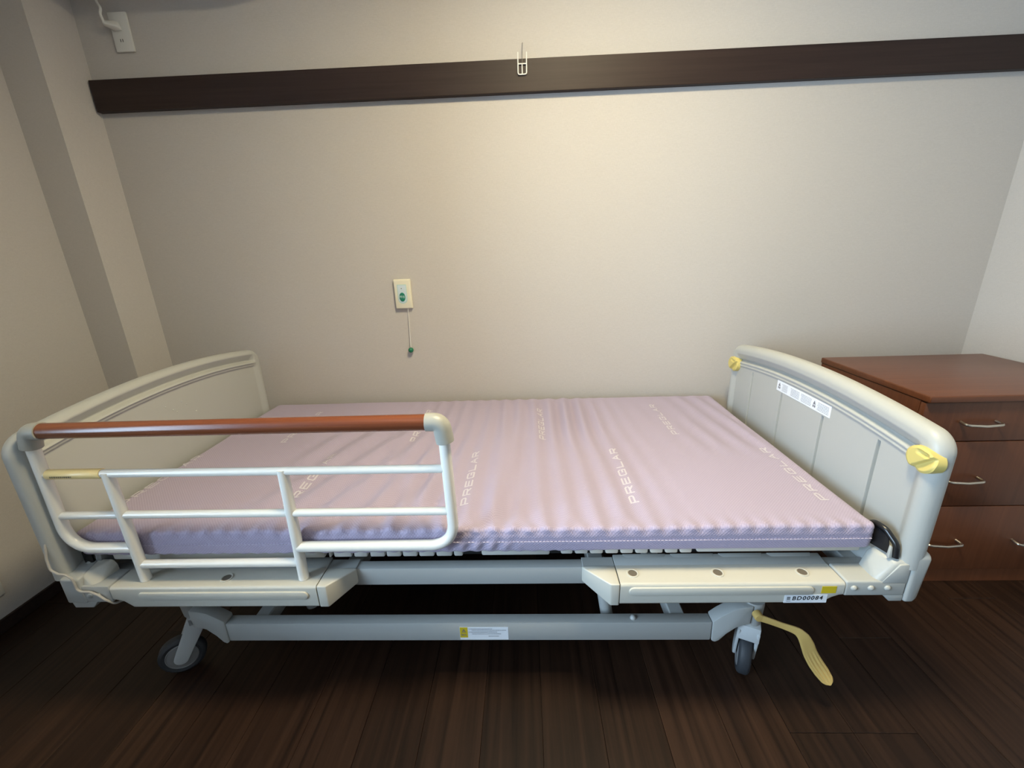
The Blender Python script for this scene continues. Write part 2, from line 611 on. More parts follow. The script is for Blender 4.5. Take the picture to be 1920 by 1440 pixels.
def top_z(x, y):
    e = min(1.0, max(0.0, min(y - MY0, MY1 - y) / 0.05))
    z = MZ1 + ripple(x, y) * (0.35 + 0.65 * e)
    d = y - MY0
    z += 0.0034 * pucker(x) * math.exp(-((d - 0.004) / 0.022) ** 2)
    return z

def mattress_mesh():
    bm = bmesh.new()
    nx, nt = 560, 110
    R_ = 0.009
    rings = []
    for i in range(nx + 1):
        x = MX0 + (MX1 - MX0) * i / nx
        d = min(x - MX0, MX1 - x)
        e = 0.022 - math.sqrt(max(0, 0.022 ** 2 - (0.022 - d) ** 2)) if d < 0.022 else 0.0
        pk = pucker(x)
        ring = []
        y0, y1 = MY0 + e, MY1 - e
        low = (1 - sm(0.2, 0.45, x)) * sm(-0.95, -0.85, x)
        # top, back to front
        for k in range(nt + 1):
            t = k / nt
            y = (y1 - R_) + ((y0 + R_) - (y1 - R_)) * t
            ring.append((x, y, top_z(x, y) - e * 0.6))
        zt = top_z(x, y0 + R_) - e * 0.6
        # rounded front edge
        for k in range(1, 7):
            a = PI / 2 * k / 6
            ring.append((x, y0 + R_ - R_ * math.sin(a) - 0.0022 * pk * math.sin(a), zt - R_ + R_ * math.cos(a)))
        # front side
        zb = MZ0 + e * 0.6 - low * 0.0028 * (0.5 + 0.5 * math.cos(2 * PI * x / 0.034)) + 0.001 * noise.noise(Vector((x * 9, 0, 0)))
        fold = 0.0022 * low * math.sin(2 * PI * (x) / 0.034)
        for k in range(1, 9):
            t = k / 9
            z = (zt - R_) + (zb + 0.008 - (zt - R_)) * t
            wv = 0.0012 * noise.noise(Vector((x * 7, z * 18, 2.0)))
            if -0.1 < x < 0.16:
                wv += 0.0035 * math.sin(2 * PI * (x - 0.4 * (z - MZ0)) / 0.036) * sm(-0.1, -0.04, x) * (1 - sm(0.06, 0.16, x)) * t
            seam = 0.0016 if k == 4 else 0
            ring.append((x, y0 - 0.002 * math.sin(PI * t) + wv + seam, z))
        for k in range(0, 5):
            a = PI / 2 * k / 4
            ring.append((x, y0 + 0.008 - 0.008 * math.cos(a), zb + 0.008 - 0.008 * math.sin(a)))
        ring.append((x, (y0 + y1) / 2, zb))
        for k in range(0, 5):
            a = PI / 2 * k / 4
            ring.append((x, y1 - 0.008 + 0.008 * math.sin(a), zb + 0.008 - 0.008 * math.cos(a)))
        for k in range(0, 5):
            a = PI / 2 * k / 5
            zt2 = top_z(x, y1 - R_) - e * 0.6
            ring.append((x, y1 - R_ + R_ * math.cos(a), zt2 - R_ + R_ * math.sin(a)))
        rings.append([bm.verts.new(p) for p in ring])
    n = len(rings[0])
    for A, B in zip(rings, rings[1:]):
        for k in range(n):
            j = (k + 1) % n
            bm.faces.new((A[k], A[j], B[j], B[k]))
    bm.faces.new(rings[0][::-1])
    bm.faces.new(rings[-1])
    return bm

mt = empty('mattress', (0, (MY0 + MY1) / 2, MZ0), 'thin lavender knit mattress with pale lettering lying on the hospital bed', 'mattress')
obj('mattress_cover', mattress_mesh(), 'mattress', mt, angle=60)

# woven lettering: strokes on a 0..1 box (u along the word, v up), laid over the folds
GLY = {
    'P': [[(0, 0), (0, 1), (.85, 1), (1, .86), (1, .56), (.85, .42), (0, .42)]],
    'R': [[(0, 0), (0, 1), (.85, 1), (1, .86), (1, .58), (.85, .45), (0, .45)], [(.5, .45), (1, 0)]],
    'E': [[(1, 1), (0, 1), (0, 0), (1, 0)], [(0, .52), (.9, .52)]],
    'G': [[(1, .8), (.86, 1), (.14, 1), (0, .86), (0, .14), (.14, 0), (1, 0), (1, .45), (.55, .45)]],
    'L': [[(0, 1), (0, 0), (1, 0)]],
    'A': [[(0, 0), (.5, 1), (1, 0)], [(.2, .36), (.8, .36)]],
}

def word_mesh(xbase, ystart, ylen=0.30, h=0.023):
    """reads towards +Y, letter tops towards -X"""
    bm = bmesh.new()
    s = 'PREGLAR'
    pitch = ylen / (len(s) - 0.22)
    lw = pitch * 0.76
    sw = 0.0046
    def P3(a, b):
        x_, y_ = xbase - b, ystart + a
        return Vector((x_, y_, top_z(x_, y_) + 0.0007))
    for i, ch in enumerate(s):
        for pl in GLY[ch]:
            q = [Vector((i * pitch + u * (lw - sw) + sw / 2, v * (h - sw) + sw / 2)) for u, v in pl]
            for a, b in zip(q, q[1:]):
                d = (b - a)
                L = d.length
                d.normalize()
                nrm = Vector((-d.y, d.x)) * sw / 2
                a2, L2 = a - d * sw * 0.42, L + sw * 0.84
                k = max(1, int(L2 / 0.005))
                prev = None
                for j in range(k + 1):
                    c = a2 + d * (L2 * j / k)
                    cur = [bm.verts.new(P3(*(c + nrm * t))) for t in (-1, 0, 1)]
                    if prev:
                        for t in range(2):
                            bm.faces.new((prev[t], cur[t], cur[t + 1], prev[t + 1]))
                    prev = cur
    return bm

for xb_, ys in ((-0.936, 0.125), (-0.474, 0.121), (0.004, 0.113), (0.448, 0.119), (0.925, 0.115),
                (-0.706, 0.525), (-0.235, 0.521), (0.226, 0.511), (0.690, 0.523)):
    obj('lettering', word_mesh(xb_, ys), 'letter', mt, smooth=True, label='pale woven word PREGLAR')
# stitched seam along the front side
bm = bmesh.new()
xx = -0.95
while xx < 0.95:
    bx(bm, xx, xx + 0.0065, MY0 - 0.0028, MY0 + 0.001, 0.4917, 0.4924)
    xx += 0.009
st = obj('seam_stitching', bm, 'stitch', mt, smooth=False)
st['kind'] = 'stuff'

# ------------------------------------------------------------------ the bed
bed = empty('care_bed', (0, 0.43, 0), 'ivory and grey adjustable hospital bed on casters standing against the back wall', 'bed')

def board_mesh(y0, y1, zb, zmid, zend, xin, xout, rc, sgn, grooves=(), channel=None, ny=420):
    """end board; xin = face towards the mattress, xout = outer face; sgn = +1 when xout > xin"""
    ht = abs(xout - xin) / 2
    W = y1 - y0
    def ztop(y):
        t = (y - y0) / W * 2 - 1
        z = zmid - (zmid - zend) * t * t
        d = min(y - y0, y1 - y)
        if d < rc:
            z -= rc - math.sqrt(max(0, rc * rc - (rc - d) ** 2))
        return z
    def arc(y):
        t = (y - y0) / W * 2 - 1
        return zmid - (zmid - zend) * t * t
    def edge(y, z):
        ds, da = min(y - y0, y1 - y), arc(y) - z
        if ds < rc and da < rc:
            return max(0.0, rc - math.hypot(rc - ds, rc - da))
        return max(0.0, min(ds, da))
    ys = []
    for i in range(ny + 1):
        t = i / ny
        ys.append(y0 + W * t)
    for k in range(1, 14):
        d = rc * (1 - math.cos(PI / 2 * k / 14)) * 0.5
        ys += [y0 + d, y1 - d]
    for gy, gz in grooves:
        for q in (0.0, 0.002, 0.003, 0.0034, 0.0038, 0.0042, 0.0046, 0.0050, 0.0055, 0.0064):
            ys += [gy - q, gy + q]
    ys = sorted(set(round(v, 6) for v in ys))
    rows_top = [0.0, 0.0008, 0.002, 0.0035, 0.0055, 0.008, 0.011, 0.0145, 0.018] + [0.018 + 0.0025 * i for i in range(1, 32)]
    def relief(y, z, dt):
        """depth of the inner face below the rim plane"""
        ds = min(y - y0, y1 - y)
        da = arc(y) - z
        d = edge(y, z)
        r = 0.0
        re = ht * 0.95
        if d < re:
            r += re - math.sqrt(max(0, re * re - (re - d) ** 2))
        # wide rolled rim down the sides, stepping to the flat panel
        p = sm(0.024, 0.050, ds)
        r += 0.010 * p * sm(0.05, 0.075, da)
        if channel:
            c0, c1, c2 = channel
            cs = sm(0.035, 0.06, ds)
            r += 0.017 * cs * max(0.0, min(1.0, (da - c0) / (c1 - c0))) * (1 - sm(c1, c1 + 0.009, da))
            # twin lip line under the channel
            r -= 0.003 * cs * math.exp(-((da - (c1 + 0.012)) / 0.0035) ** 2)
            r -= 0.003 * cs * math.exp(-((da - (c1 + 0.022)) / 0.0035) ** 2)
        for gy, gz in grooves:
            if abs(y - gy) < 0.014:
                dd = abs(y - gy)
                if z > gz - 0.006:
                    dd = math.hypot(y - gy, z - (gz - 0.006))
                r += 0.0110 * (1 - sm(0.0034, 0.0054, dd))
        return min(r, ht * 2 - 0.004)
    bm = bmesh.new()
    fin, fout = [], []
    for y in ys:
        zt = ztop(y)
        zl = zt - rows_top[-1]
        col = [(zt - d, d) for d in rows_top] + [(zl + (zb - zl) * (i / 34), rows_top[-1] + (zl - zb) * i / 34) for i in range(1, 35)]
        a, b = [], []
        for z, dt in col:
            r = relief(y, z, dt)
            ds = min(y - y0, y1 - y)
            d = edge(y, z)
            re = ht * 0.95
            q = re - math.sqrt(max(0, re * re - (re - d) ** 2)) if d < re else 0
            a.append(bm.verts.new((xin + sgn * r, y, z)))
            b.append(bm.verts.new((xout - sgn * q, y, z)))
        fin.append(a)
        fout.append(b)
    for i in range(len(ys) - 1):
        for j in range(len(fin[0]) - 1):
            bm.faces.new((fin[i][j], fin[i + 1][j], fin[i + 1][j + 1], fin[i][j + 1]))
            bm.faces.new((fout[i][j], fout[i][j + 1], fout[i + 1][j + 1], fout[i + 1][j]))
    n = len(fin[0])
    for i in range(len(ys) - 1):
        bm.faces.new((fin[i][0], fout[i][0], fout[i + 1][0], fin[i + 1][0]))
        bm.faces.new((fin[i][n - 1], fin[i + 1][n - 1], fout[i + 1][n - 1], fout[i][n - 1]))
    for j in range(n - 1):
        for i, rv in ((0, 0), (len(ys) - 1, 1)):
            bm.faces.new((fin[i][j], fin[i][j + 1], fout[i][j + 1], fout[i][j]))
    return bm

FY0, FY1 = -0.036, 0.872
foot = obj('footboard', board_mesh(FY0, FY1, 0.44, 0.802, 0.765, 1.003, 1.053, 0.045, 1,
           grooves=((0.118, 0.690), (0.317, 0.672), (0.519, 0.668), (0.709, 0.686)), channel=(0.034, 0.060, 0.08)), 'ivory', bed, angle=50)
HY0, HY1 = -0.027, 0.890
head = obj('headboard', board_mesh(HY0, HY1, 0.42, 0.832, 0.792, -0.972, -1.016, 0.045, -1,
           channel=(0.018, 0.044, 0.065)), 'ivory', bed, angle=50)
for y, z in ((0.386, 0.719), (0.499, 0.663), (0.468, 0.700), (0.424, 0.688), (0.45, 0.715), (0.41, 0.70)):
    obj('stud', dome((-0.982, y, z), (1, 0, 0), 0.0028, 0.0016, 10, 3), 'ivory', head)

# yellow locking knobs of the footboard
def knob_mesh(c):
    """round knob whose face is scooped on two sides of a slanting grip"""
    bm = bmesh.new()
    na, nr = 56, 22
    Ry, Rz = 0.034, 0.029
    def hgt(a, b, rr):
        # a, b in unit disc: a towards -Y (screen right), b up
        s = (a - b * 0.25)
        h = 0.0235
        h -= 0.004 * sm(0.8, 1.0, rr)
        # lower right side steps down beside the grip
        q = a * 0.72 - b * 0.69 - 0.16
        h -= 0.0085 * sm(-0.02, 0.13, q) * (1 - 0.75 * sm(0.10, 0.75, q))
        # upper slot
        h -= 0.006 * math.exp(-((b - 0.56 + 0.10 * a) / 0.17) ** 4) * math.exp(-((a - 0.20) / 0.38) ** 4)
        return h
    ctr = None
    rings = []
    for i in range(nr + 1):
        rr = i / nr
        if i == 0:
            rings.append([bm.verts.new((c[0] - hgt(0, 0, 0), c[1], c[2]))])
            continue
        ring = []
        for k in range(na):
            t = 2 * PI * k / na
            a, b = rr * math.cos(t), rr * math.sin(t)
            ring.append(bm.verts.new((c[0] - hgt(a, b, rr), c[1] - a * Ry, c[2] + b * Rz)))
        rings.append(ring)
    ring = []
    for v in rings[-1]:
        ring.append(bm.verts.new((c[0] + 0.004, c[1] + (v.co.y - c[1]) * 1.04, c[2] + (v.co.z - c[2]) * 1.04)))
    rings.append(ring)
    for k in range(na):
        bm.faces.new((rings[0][0], rings[1][k], rings[1][(k + 1) % na]))
    for A, B in zip(rings[1:], rings[2:]):
        for k in range(na):
            j = (k + 1) % na
            bm.faces.new((A[k], B[k], B[j], A[j]))
    bm.faces.new(rings[-1])
    return bm
for y, z in ((-0.006, 0.704), (0.838, 0.692)):
    obj('locking_knob', knob_mesh((1.0165, y, z)), 'yellow', foot, angle=50, label='yellow locking knob')

# white instruction sticker on the footboard
sb = bmesh.new()
XS = 1.0122
bx(sb, XS, XS + 0.002, 0.289, 0.550, 0.677, 0.712)
stk = obj('instruction_sticker', sb, 'paper', foot, smooth=False, label='white instruction sticker with small diagrams')
bm = bmesh.new()
random.seed(7)
xo = XS - 0.0004
O, UX, UY = (xo, 0.550, 0.677), (0, -1, 0), (0, 0, 1)
for px, wd in ((0.008, 0.012), (0.028, 0.03), (0.075, 0.045), (0.128, 0.05), (0.186, 0.012), (0.205, 0.05)):
    if wd < 0.02:                      # warning triangle over a black word block
        bm.faces.new([bm.verts.new(Vector(O) + Vector(UX) * a + Vector(UY) * b) for a, b in ((px, 0.017), (px + wd, 0.017), (px + wd / 2, 0.029))])
        quad(bm, O, UX, UY, px, px + wd * 0.42, 0.008, 0.015)
        quad(bm, O, UX, UY, px + wd * 0.56, px + wd, 0.008, 0.015)
    else:
        for r in range(6):
            a = px + random.uniform(0, 0.004)
            zz = 0.006 + r * 0.0042
            while a < px + wd:
                l = random.uniform(0.002, 0.007)
                quad(bm, O, UX, UY, a, min(a + l, px + wd), zz, zz + 0.0013)
                a += l + 0.0015
obj('print', bm, 'greyink', foot, smooth=False)

# side frame (upper): front and back rails, cross members
obj('side_rail', box(-0.96, 1.0, 0.030, 0.060, 0.349, 0.400, 0.003, 2), 'metal', bed)
obj('side_rail', box(-0.96, 1.0, 0.845, 0.875, 0.349, 0.400, 0.003, 2), 'metal', bed)
for x_ in (-0.93, -0.30, 0.33, 0.97):
    obj('cross_member', box(x_ - 0.02, x_ + 0.02, 0.060, 0.845, 0.352, 0.392, 0.003, 1), 'metal', bed)

# front plastic covers that take the bed rail
FRT = -0.033
def cover(x0, x1, chamfer_end):
    """main cover with a long swept notch under its outer end"""
    bm = bmesh.new()
    ch = []
    if chamfer_end == 'L':
        low = [(x0, 0.366), (x0 + 0.024, 0.359), (x0 + 0.044, 0.342), (x1, 0.342)]
        poly = low + [(x1, 0.404), (x0, 0.404)]
    else:
        low = [(x0, 0.345), (x1 - 0.060, 0.346), (x1 - 0.040, 0.349), (x1 - 0.022, 0.361), (x1 - 0.008, 0.367), (x1, 0.368)]
        poly = low + [(x1, 0.404), (x0, 0.404)]
    prism(poly, 'Y', FRT, 0.0302, bm)
    bm.normal_update()
    bmesh.ops.recalc_face_normals(bm, faces=bm.faces[:])
    ed = [e for e in bm.edges if all(abs(v.co.y - FRT) < 1e-5 for v in e.verts) and not (abs(e.verts[0].co.x - e.verts[1].co.x) < 1e-5)]
    bevel(bm, 0.0075, 4, edges=ed)
    return bm
cvL = obj('side_cover', cover(-0.866, -0.354, 'L'), 'cream', bed)
cvR = obj('side_cover', cover(0.372, 0.884, 'R'), 'cream', bed)

def cap(xa, xf, xd, zt=0.404, zb=0.342):
    """tapered end cap: front face xa..xf, then slanting back to xd at the rail"""
    pts = []
    for x_, y_, z0, z1 in ((xa, FRT, zb, zt), (xf, FRT, zb, zt), (xd, 0.024, zb + 0.020, zt), (xd, 0.0302, zb + 0.020, zt), (xa, 0.0302, zb, zt)):
        pts += [(x_, y_, z0), (x_, y_, z1)]
    # sloping underside near the tip
    return hull(pts, 0.0045, 3)
obj('end_cap', cap(-0.3525, -0.330, -0.277), 'cream', cvL)
obj('end_cap', cap(0.3705, 0.350, 0.290), 'cream', cvR)
# saddle pieces of the covers over the rail top
for nm, par, a, b in (('saddle', cvL, -0.866, -0.354), ('saddle', cvR, 0.372, 0.884)):
    bm = hull([(a, 0.029, 0.398), (b, 0.029, 0.398), (a, 0.029, 0.4035), (b, 0.029, 0.4035), (a, 0.066, 0.4075), (b, 0.066, 0.4075), (a, 0.066, 0.398), (b, 0.066, 0.398)], 0.0015, 2)
    obj(nm, bm, 'metal', par)
for a, b in ((-0.3525, -0.279), (0.292, 0.3705)):
    obj('saddle', box(a, b, 0.029, 0.063, 0.3985, 0.4025, 0.001, 1), 'metal', cvL if a < 0 else cvR)
for a in (0.415, 0.535, 0.655, 0.775):
    obj('rib', hull([(a, 0.036, 0.402), (a + 0.075, 0.036, 0.402), (a - 0.018, 0.066, 0.4088), (a + 0.09, 0.066, 0.4088), (a - 0.018, 0.066, 0.4), (a + 0.09, 0.066, 0.4), (a, 0.036, 0.4), (a + 0.075, 0.036, 0.4)], 0.002, 2), 'metal', cvR)

def pill(x0, x1, zc, hh, y, d, n=8):
    poly = []
    for k in range(n + 1):
        a = PI / 2 + PI * k / n
        poly.append((x0 + hh + hh * math.cos(a), zc + hh * math.sin(a)))
    for k in range(n + 1):
        a = -PI / 2 + PI * k / n
        poly.append((x1 - hh + hh * math.cos(a), zc + hh * math.sin(a)))
    bm = prism(poly, 'Y', y - d, y + 0.002)
    bm.normal_update()
    ed = [e for e in bm.edges if all(abs(v.co.y - (y - d)) < 1e-5 for v in e.verts)]
    bevel(bm, 0.0028, 2, edges=ed)
    return bm
obj('grip_strip', pill(-0.798, -0.375, 0.379, 0.0115, FRT, 0.004), 'cream', cvL)
obj('grip_strip', pill(0.392, 0.815, 0.385, 0.0115, FRT, 0.004), 'cream', cvR)

# rail sockets: rim and a flat disc, coloured for the shade inside a hole
def socket(x_, y_, z_, par):
    rg = obj('socket_rim', lathe([(0.0105, -0.001), (0.0105, 0.0010), (0.0130, 0.0016), (0.0145, 0.0010), (0.0145, -0.001)], (x_, y_, z_), (0, 0, 1), 28), 'cream', par)
    obj('socket_shade', lathe([(0.0104, -0.0012), (0.0104, 0.0004), (0.0, 0.0004)], (x_, y_, z_), (0, 0, 1), 24), 'hole_shade', par)
for x_ in (0.408, 0.610, 0.808):
    socket(x_, 0.003, 0.4045, cvR)
for x_ in (-0.592, -0.796, -0.395):
    socket(x_, -0.002, 0.4045, cvL)

# number label and yellow label on the right cover
bm = bmesh.new()
yl = FRT - 0.0006
O, UX, UY = (0, yl, 0), (1, 0, 0), (0, 0, 1)
nl = obj('number_label', box(0.752, 0.849, yl, FRT + 0.001, 0.3495, 0.3725), 'paper', cvR, smooth=False, label='small white label reading BD00084')
obj('yellow_label', box(0.833, 0.866, yl, FRT + 0.001, 0.3765, 0.3960), 'lblyellow', cvR, smooth=False, label='small blank yellow label')
bm = text_mesh('BD00084', 0.0155, (0.8045, yl - 0.0004, 0.3628), (1, 0, 0.02), (0.10, 0, 1), bold=0.00035, space=1.22, squeeze=1.0)
for r in range(3):
    quad(bm, (0, yl - 0.0004, 0), UX, UY, 0.7575, 0.7655, 0.3585 + r * 0.0032, 0.3605 + r * 0.0032)
quad(bm, (0, yl - 0.0004, 0), UX, UY, 0.757, 0.767, 0.3540, 0.3552)
obj('number', bm, 'ink', cvR, smooth=False)

# head end bracket (left) : body, raised corner, ramp, tab, bolts
hb = obj('corner_bracket', box(-0.978, -0.868, FRT, 0.030, 0.360, 0.408, 0.004, 2), 'metal', bed)
obj('corner_block', hull([(-0.984, FRT - 0.002, 0.358), (-0.932, FRT - 0.002, 0.358), (-0.984, FRT - 0.002, 0.430), (-0.936, FRT - 0.002, 0.430), (-0.984, 0.03, 0.358), (-0.932, 0.03, 0.358), (-0.984, 0.03, 0.438), (-0.936, 0.03, 0.438)], 0.006, 3), 'metal', hb)
obj('ramp', hull([(-0.938, -0.020, 0.430), (-0.938, 0.028, 0.440), (-0.902, -0.024, 0.402), (-0.902, 0.028, 0.440), (-0.938, -0.030, 0.40), (-0.902, -0.030, 0.40), (-0.895, 0.03, 0.40), (-0.938, 0.03, 0.40), (-0.893, 0.028, 0.425)], 0.003, 2), 'cream', hb)
obj('tab', hull([(-0.978, FRT + 0.002, 0.361), (-0.910, FRT + 0.002, 0.361), (-0.974, FRT + 0.002, 0.342), (-0.926, FRT + 0.002, 0.342), (-0.978, 0.02, 0.361), (-0.910, 0.02, 0.361), (-0.974, 0.02, 0.342), (-0.926, 0.02, 0.342)], 0.002, 2), 'metal', hb)
obj('bolt', dome((-0.921, FRT, 0.381), (0, -1, 0), 0.0065, 0.005), 'metal', hb)
obj('bolt', dome((-0.897, FRT, 0.384), (0, -1, 0), 0.0045, 0.004), 'metal', hb)
# dark hinge bits between headboard and mattress
hp = obj('hinge_plate', box(-0.968, -0.945, 0.018, 0.026, 0.400, 0.468, 0.002, 1), 'black', bed)
obj('bolt', dome((-0.957, 0.018, 0.435), (0, -1, 0), 0.0055, 0.004), 'metal', hp)
obj('hinge_arm', hull([(-0.944, 0.022, 0.415), (-0.930, 0.022, 0.415), (-0.940, 0.022, 0.462), (-0.922, 0.022, 0.462), (-0.944, 0.06, 0.415), (-0.930, 0.06, 0.415), (-0.940, 0.06, 0.462), (-0.922, 0.06, 0.462)], 0.003, 2), 'hub', bed)

# foot end bracket (right): body, ramp, post sleeve, bolts
fb = obj('corner_bracket', box(0.886, 1.021, FRT, 0.030, 0.367, 0.4085, 0.005, 3), 'ivory', bed)
obj('ramp', hull([(0.950, -0.026, 0.404), (0.952, 0.028, 0.404), (0.990, -0.029, 0.455), (1.020, -0.029, 0.458), (0.990, 0.028, 0.464), (1.020, 0.028, 0.464), (0.966, 0.028, 0.452), (1.021, FRT, 0.40), (0.962, FRT, 0.402), (1.021, 0.028, 0.40)], 0.006, 3), 'ivory', fb)
obj('front_plate', hull([(0.960, FRT, 0.40), (1.021, FRT, 0.40), (0.995, FRT, 0.452), (1.021, FRT, 0.455), (0.960, FRT + 0.012, 0.40), (1.021, FRT + 0.012, 0.40), (0.995, FRT + 0.012, 0.452), (1.021, FRT + 0.012, 0.455)], 0.003, 2), 'ivory', fb)
obj('post_sleeve', hull([(1.0225, FRT - 0.003, 0.350), (1.047, FRT - 0.003, 0.350), (1.057, -0.025, 0.366), (1.057, 0.03, 0.366), (1.0225, 0.03, 0.350), (1.0225, FRT - 0.003, 0.474), (1.058, FRT - 0.003, 0.474), (1.062, -0.025, 0.470), (1.062, 0.03, 0.484), (1.0225, 0.03, 0.488), (1.0225, -0.018, 0.486), (1.050, -0.018, 0.486)], 0.007, 4), 'ivory', fb)
obj('tab', hull([(0.976, FRT + 0.001, 0.368), (1.021, FRT + 0.001, 0.368), (0.992, FRT + 0.001, 0.351), (1.021, FRT + 0.001, 0.351), (0.976, 0.02, 0.368), (1.021, 0.02, 0.368), (0.992, 0.02, 0.351), (1.021, 0.02, 0.351)], 0.002, 2), 'ivory', fb)
for x_ in (0.904, 0.942, 0.979):
    obj('bolt', dome((x_, FRT, 0.3905), (0, -1, 0), 0.0070, 0.0055), 'ivory', fb)
obj('post_sleeve', box(1.0225, 1.06, 0.83, 0.89, 0.36, 0.486, 0.006, 2), 'ivory', bed)
obj('corner_bracket', box(0.90, 1.021, 0.845, 0.89, 0.36, 0.43, 0.004, 2), 'ivory', bed)
obj('corner_bracket', box(-0.98, -0.87, 0.845, 0.89, 0.36, 0.43, 0.004, 2), 'metal', bed)
obj('end_rail', box(0.985, 1.04, 0.03, 0.845, 0.39, 0.445, 0.004, 2), 'metal', bed)
obj('end_rail', box(-1.01, -0.972, 0.03, 0.845, 0.37, 0.425, 0.004, 2), 'metal', bed)

# black arched mattress retainer at the foot
ret = obj('mattress_retainer', tube(fillet([(0.9755, 0.046, 0.462), (0.9755, 0.046, 0.518), (0.9835, 0.012, 0.516), (0.9925, -0.014, 0.492), (0.9925, -0.018, 0.462)], 0.02), 0.0068, 12), 'black', bed, label='black arched mattress retainer')
obj('retainer_plate', hull([(0.9715, 0.034, 0.463), (0.9715, 0.044, 0.516), (0.975, 0.036, 0.463), (0.975, 0.046, 0.516), (0.985, -0.010, 0.463), (0.985, 0.002, 0.503), (0.988, -0.008, 0.463), (0.988, 0.004, 0.503)], 0.001, 1), 'black', ret)
obj('clip', hull([(0.978, -0.018, 0.459), (0.9865, -0.018, 0.459), (0.981, -0.014, 0.489), (0.9855, -0.014, 0.487), (0.978, -0.010, 0.459), (0.9865, -0.010, 0.459), (0.981, -0.008, 0.489), (0.9855, -0.008, 0.487)], 0.0015, 2), 'ivory', ret, label='ivory clip')

# mattress base: plates and slats
def slat(x0, x1, z0=0.438, z1=0.459, nm='slat'):
    obj(nm, box(x0 + 0.0018, x1 - 0.0018, 0.030, 0.880, z0, z1, 0.004, 2), 'slat', bed)
slat(-0.905, -0.352, 0.434, 0.458, 'base_plate')
for a, b in ((-0.345, -0.335), (-0.332, -0.283), (-0.281, -0.243), (-0.240, -0.199), (-0.1985, -0.158), (-0.1575, -0.117), (-0.1165, -0.0745), (-0.073, -0.030), (-0.029, -0.003)):
    slat(a, b, 0.4355)
slat(0.040, 0.212, 0.437, 0.459, 'base_plate')
for a, b in ((0.236, 0.2685), (0.2705, 0.3055), (0.3075, 0.343), (0.345, 0.380), (0.382, 0.416), (0.418, 0.452), (0.454, 0.488), (0.490, 0.524), (0.526, 0.558)):
    slat(a, b, 0.439)
slat(0.566, 0.955, 0.441, 0.459, 'base_plate')
for y_ in (0.10, 0.80):
    obj('shade_beam', box(-0.93, 0.97, y_ - 0.02, y_ + 0.02, 0.400, 0.434, 0.002, 1), 'dark', bed)  # near-black colour stands in for the shade in the gap under the slats

# lower chassis
RY0, RY1 = 0.050, 0.082
lr = obj('chassis_rail', box(-0.682, 0.640, RY0, RY1, 0.141, 0.201, 0.003, 2), 'metal', bed)
obj('chassis_rail', box(-0.682, 0.640, 0.80, 0.832, 0.141, 0.201, 0.003, 2), 'metal', bed)
obj('chassis_beam', box(-0.62, -0.58, 0.082, 0.80, 0.150, 0.195, 0.003, 1), 'metal', bed)
obj('chassis_beam', box(0.54, 0.58, 0.082, 0.80, 0.150, 0.195, 0.003, 1), 'metal', bed)
obj('lift_strut', tube([(0.382, 0.115, 0.120), (0.345, 0.115, 0.355)], 0.017, 16), 'metal', bed)
obj('lift_strut', tube([(0.415, 0.71, 0.150), (0.385, 0.71, 0.355)], 0.020, 16), 'metal', bed)
obj('lift_strut', tube([(-0.50, 0.17, 0.150), (-0.53, 0.17, 0.355)], 0.020, 16), 'metal', bed)
obj('lift_strut', tube([(-0.50, 0.71, 0.150), (-0.53, 0.71, 0.355)], 0.020, 16), 'metal', bed)
obj('bolt', dome((0.435, 0.066, 0.200), (0, 0, 1), 0.008, 0.010), 'metal', lr)

def arm(poly, y0, y1, nm='caster_arm'):
    return obj(nm, (lambda b: (bevel(b, 0.003, 2), b)[1])(prism(poly, 'Y', y0, y1)), 'metal', bed)
PL = [(-0.682, 0.209), (-0.700, 0.222), (-0.725, 0.238), (-0.748, 0.244), (-0.775, 0.247), (-0.772, 0.188), (-0.757, 0.190), (-0.738, 0.183), (-0.715, 0.160), (-0.700, 0.138), (-0.690, 0.133), (-0.683, 0.140)]
PR = [(0.641, 0.205), (0.660, 0.222), (0.690, 0.243), (0.715, 0.252), (0.740, 0.254), (0.737, 0.196), (0.722, 0.194), (0.702, 0.184), (0.680, 0.164), (0.662, 0.141), (0.652, 0.136), (0.643, 0.140)]
for yy in (RY0, 0.800):
    arm(PL, yy - 0.002, yy + 0.034)
    arm(PR, yy - 0.002, yy + 0.034)

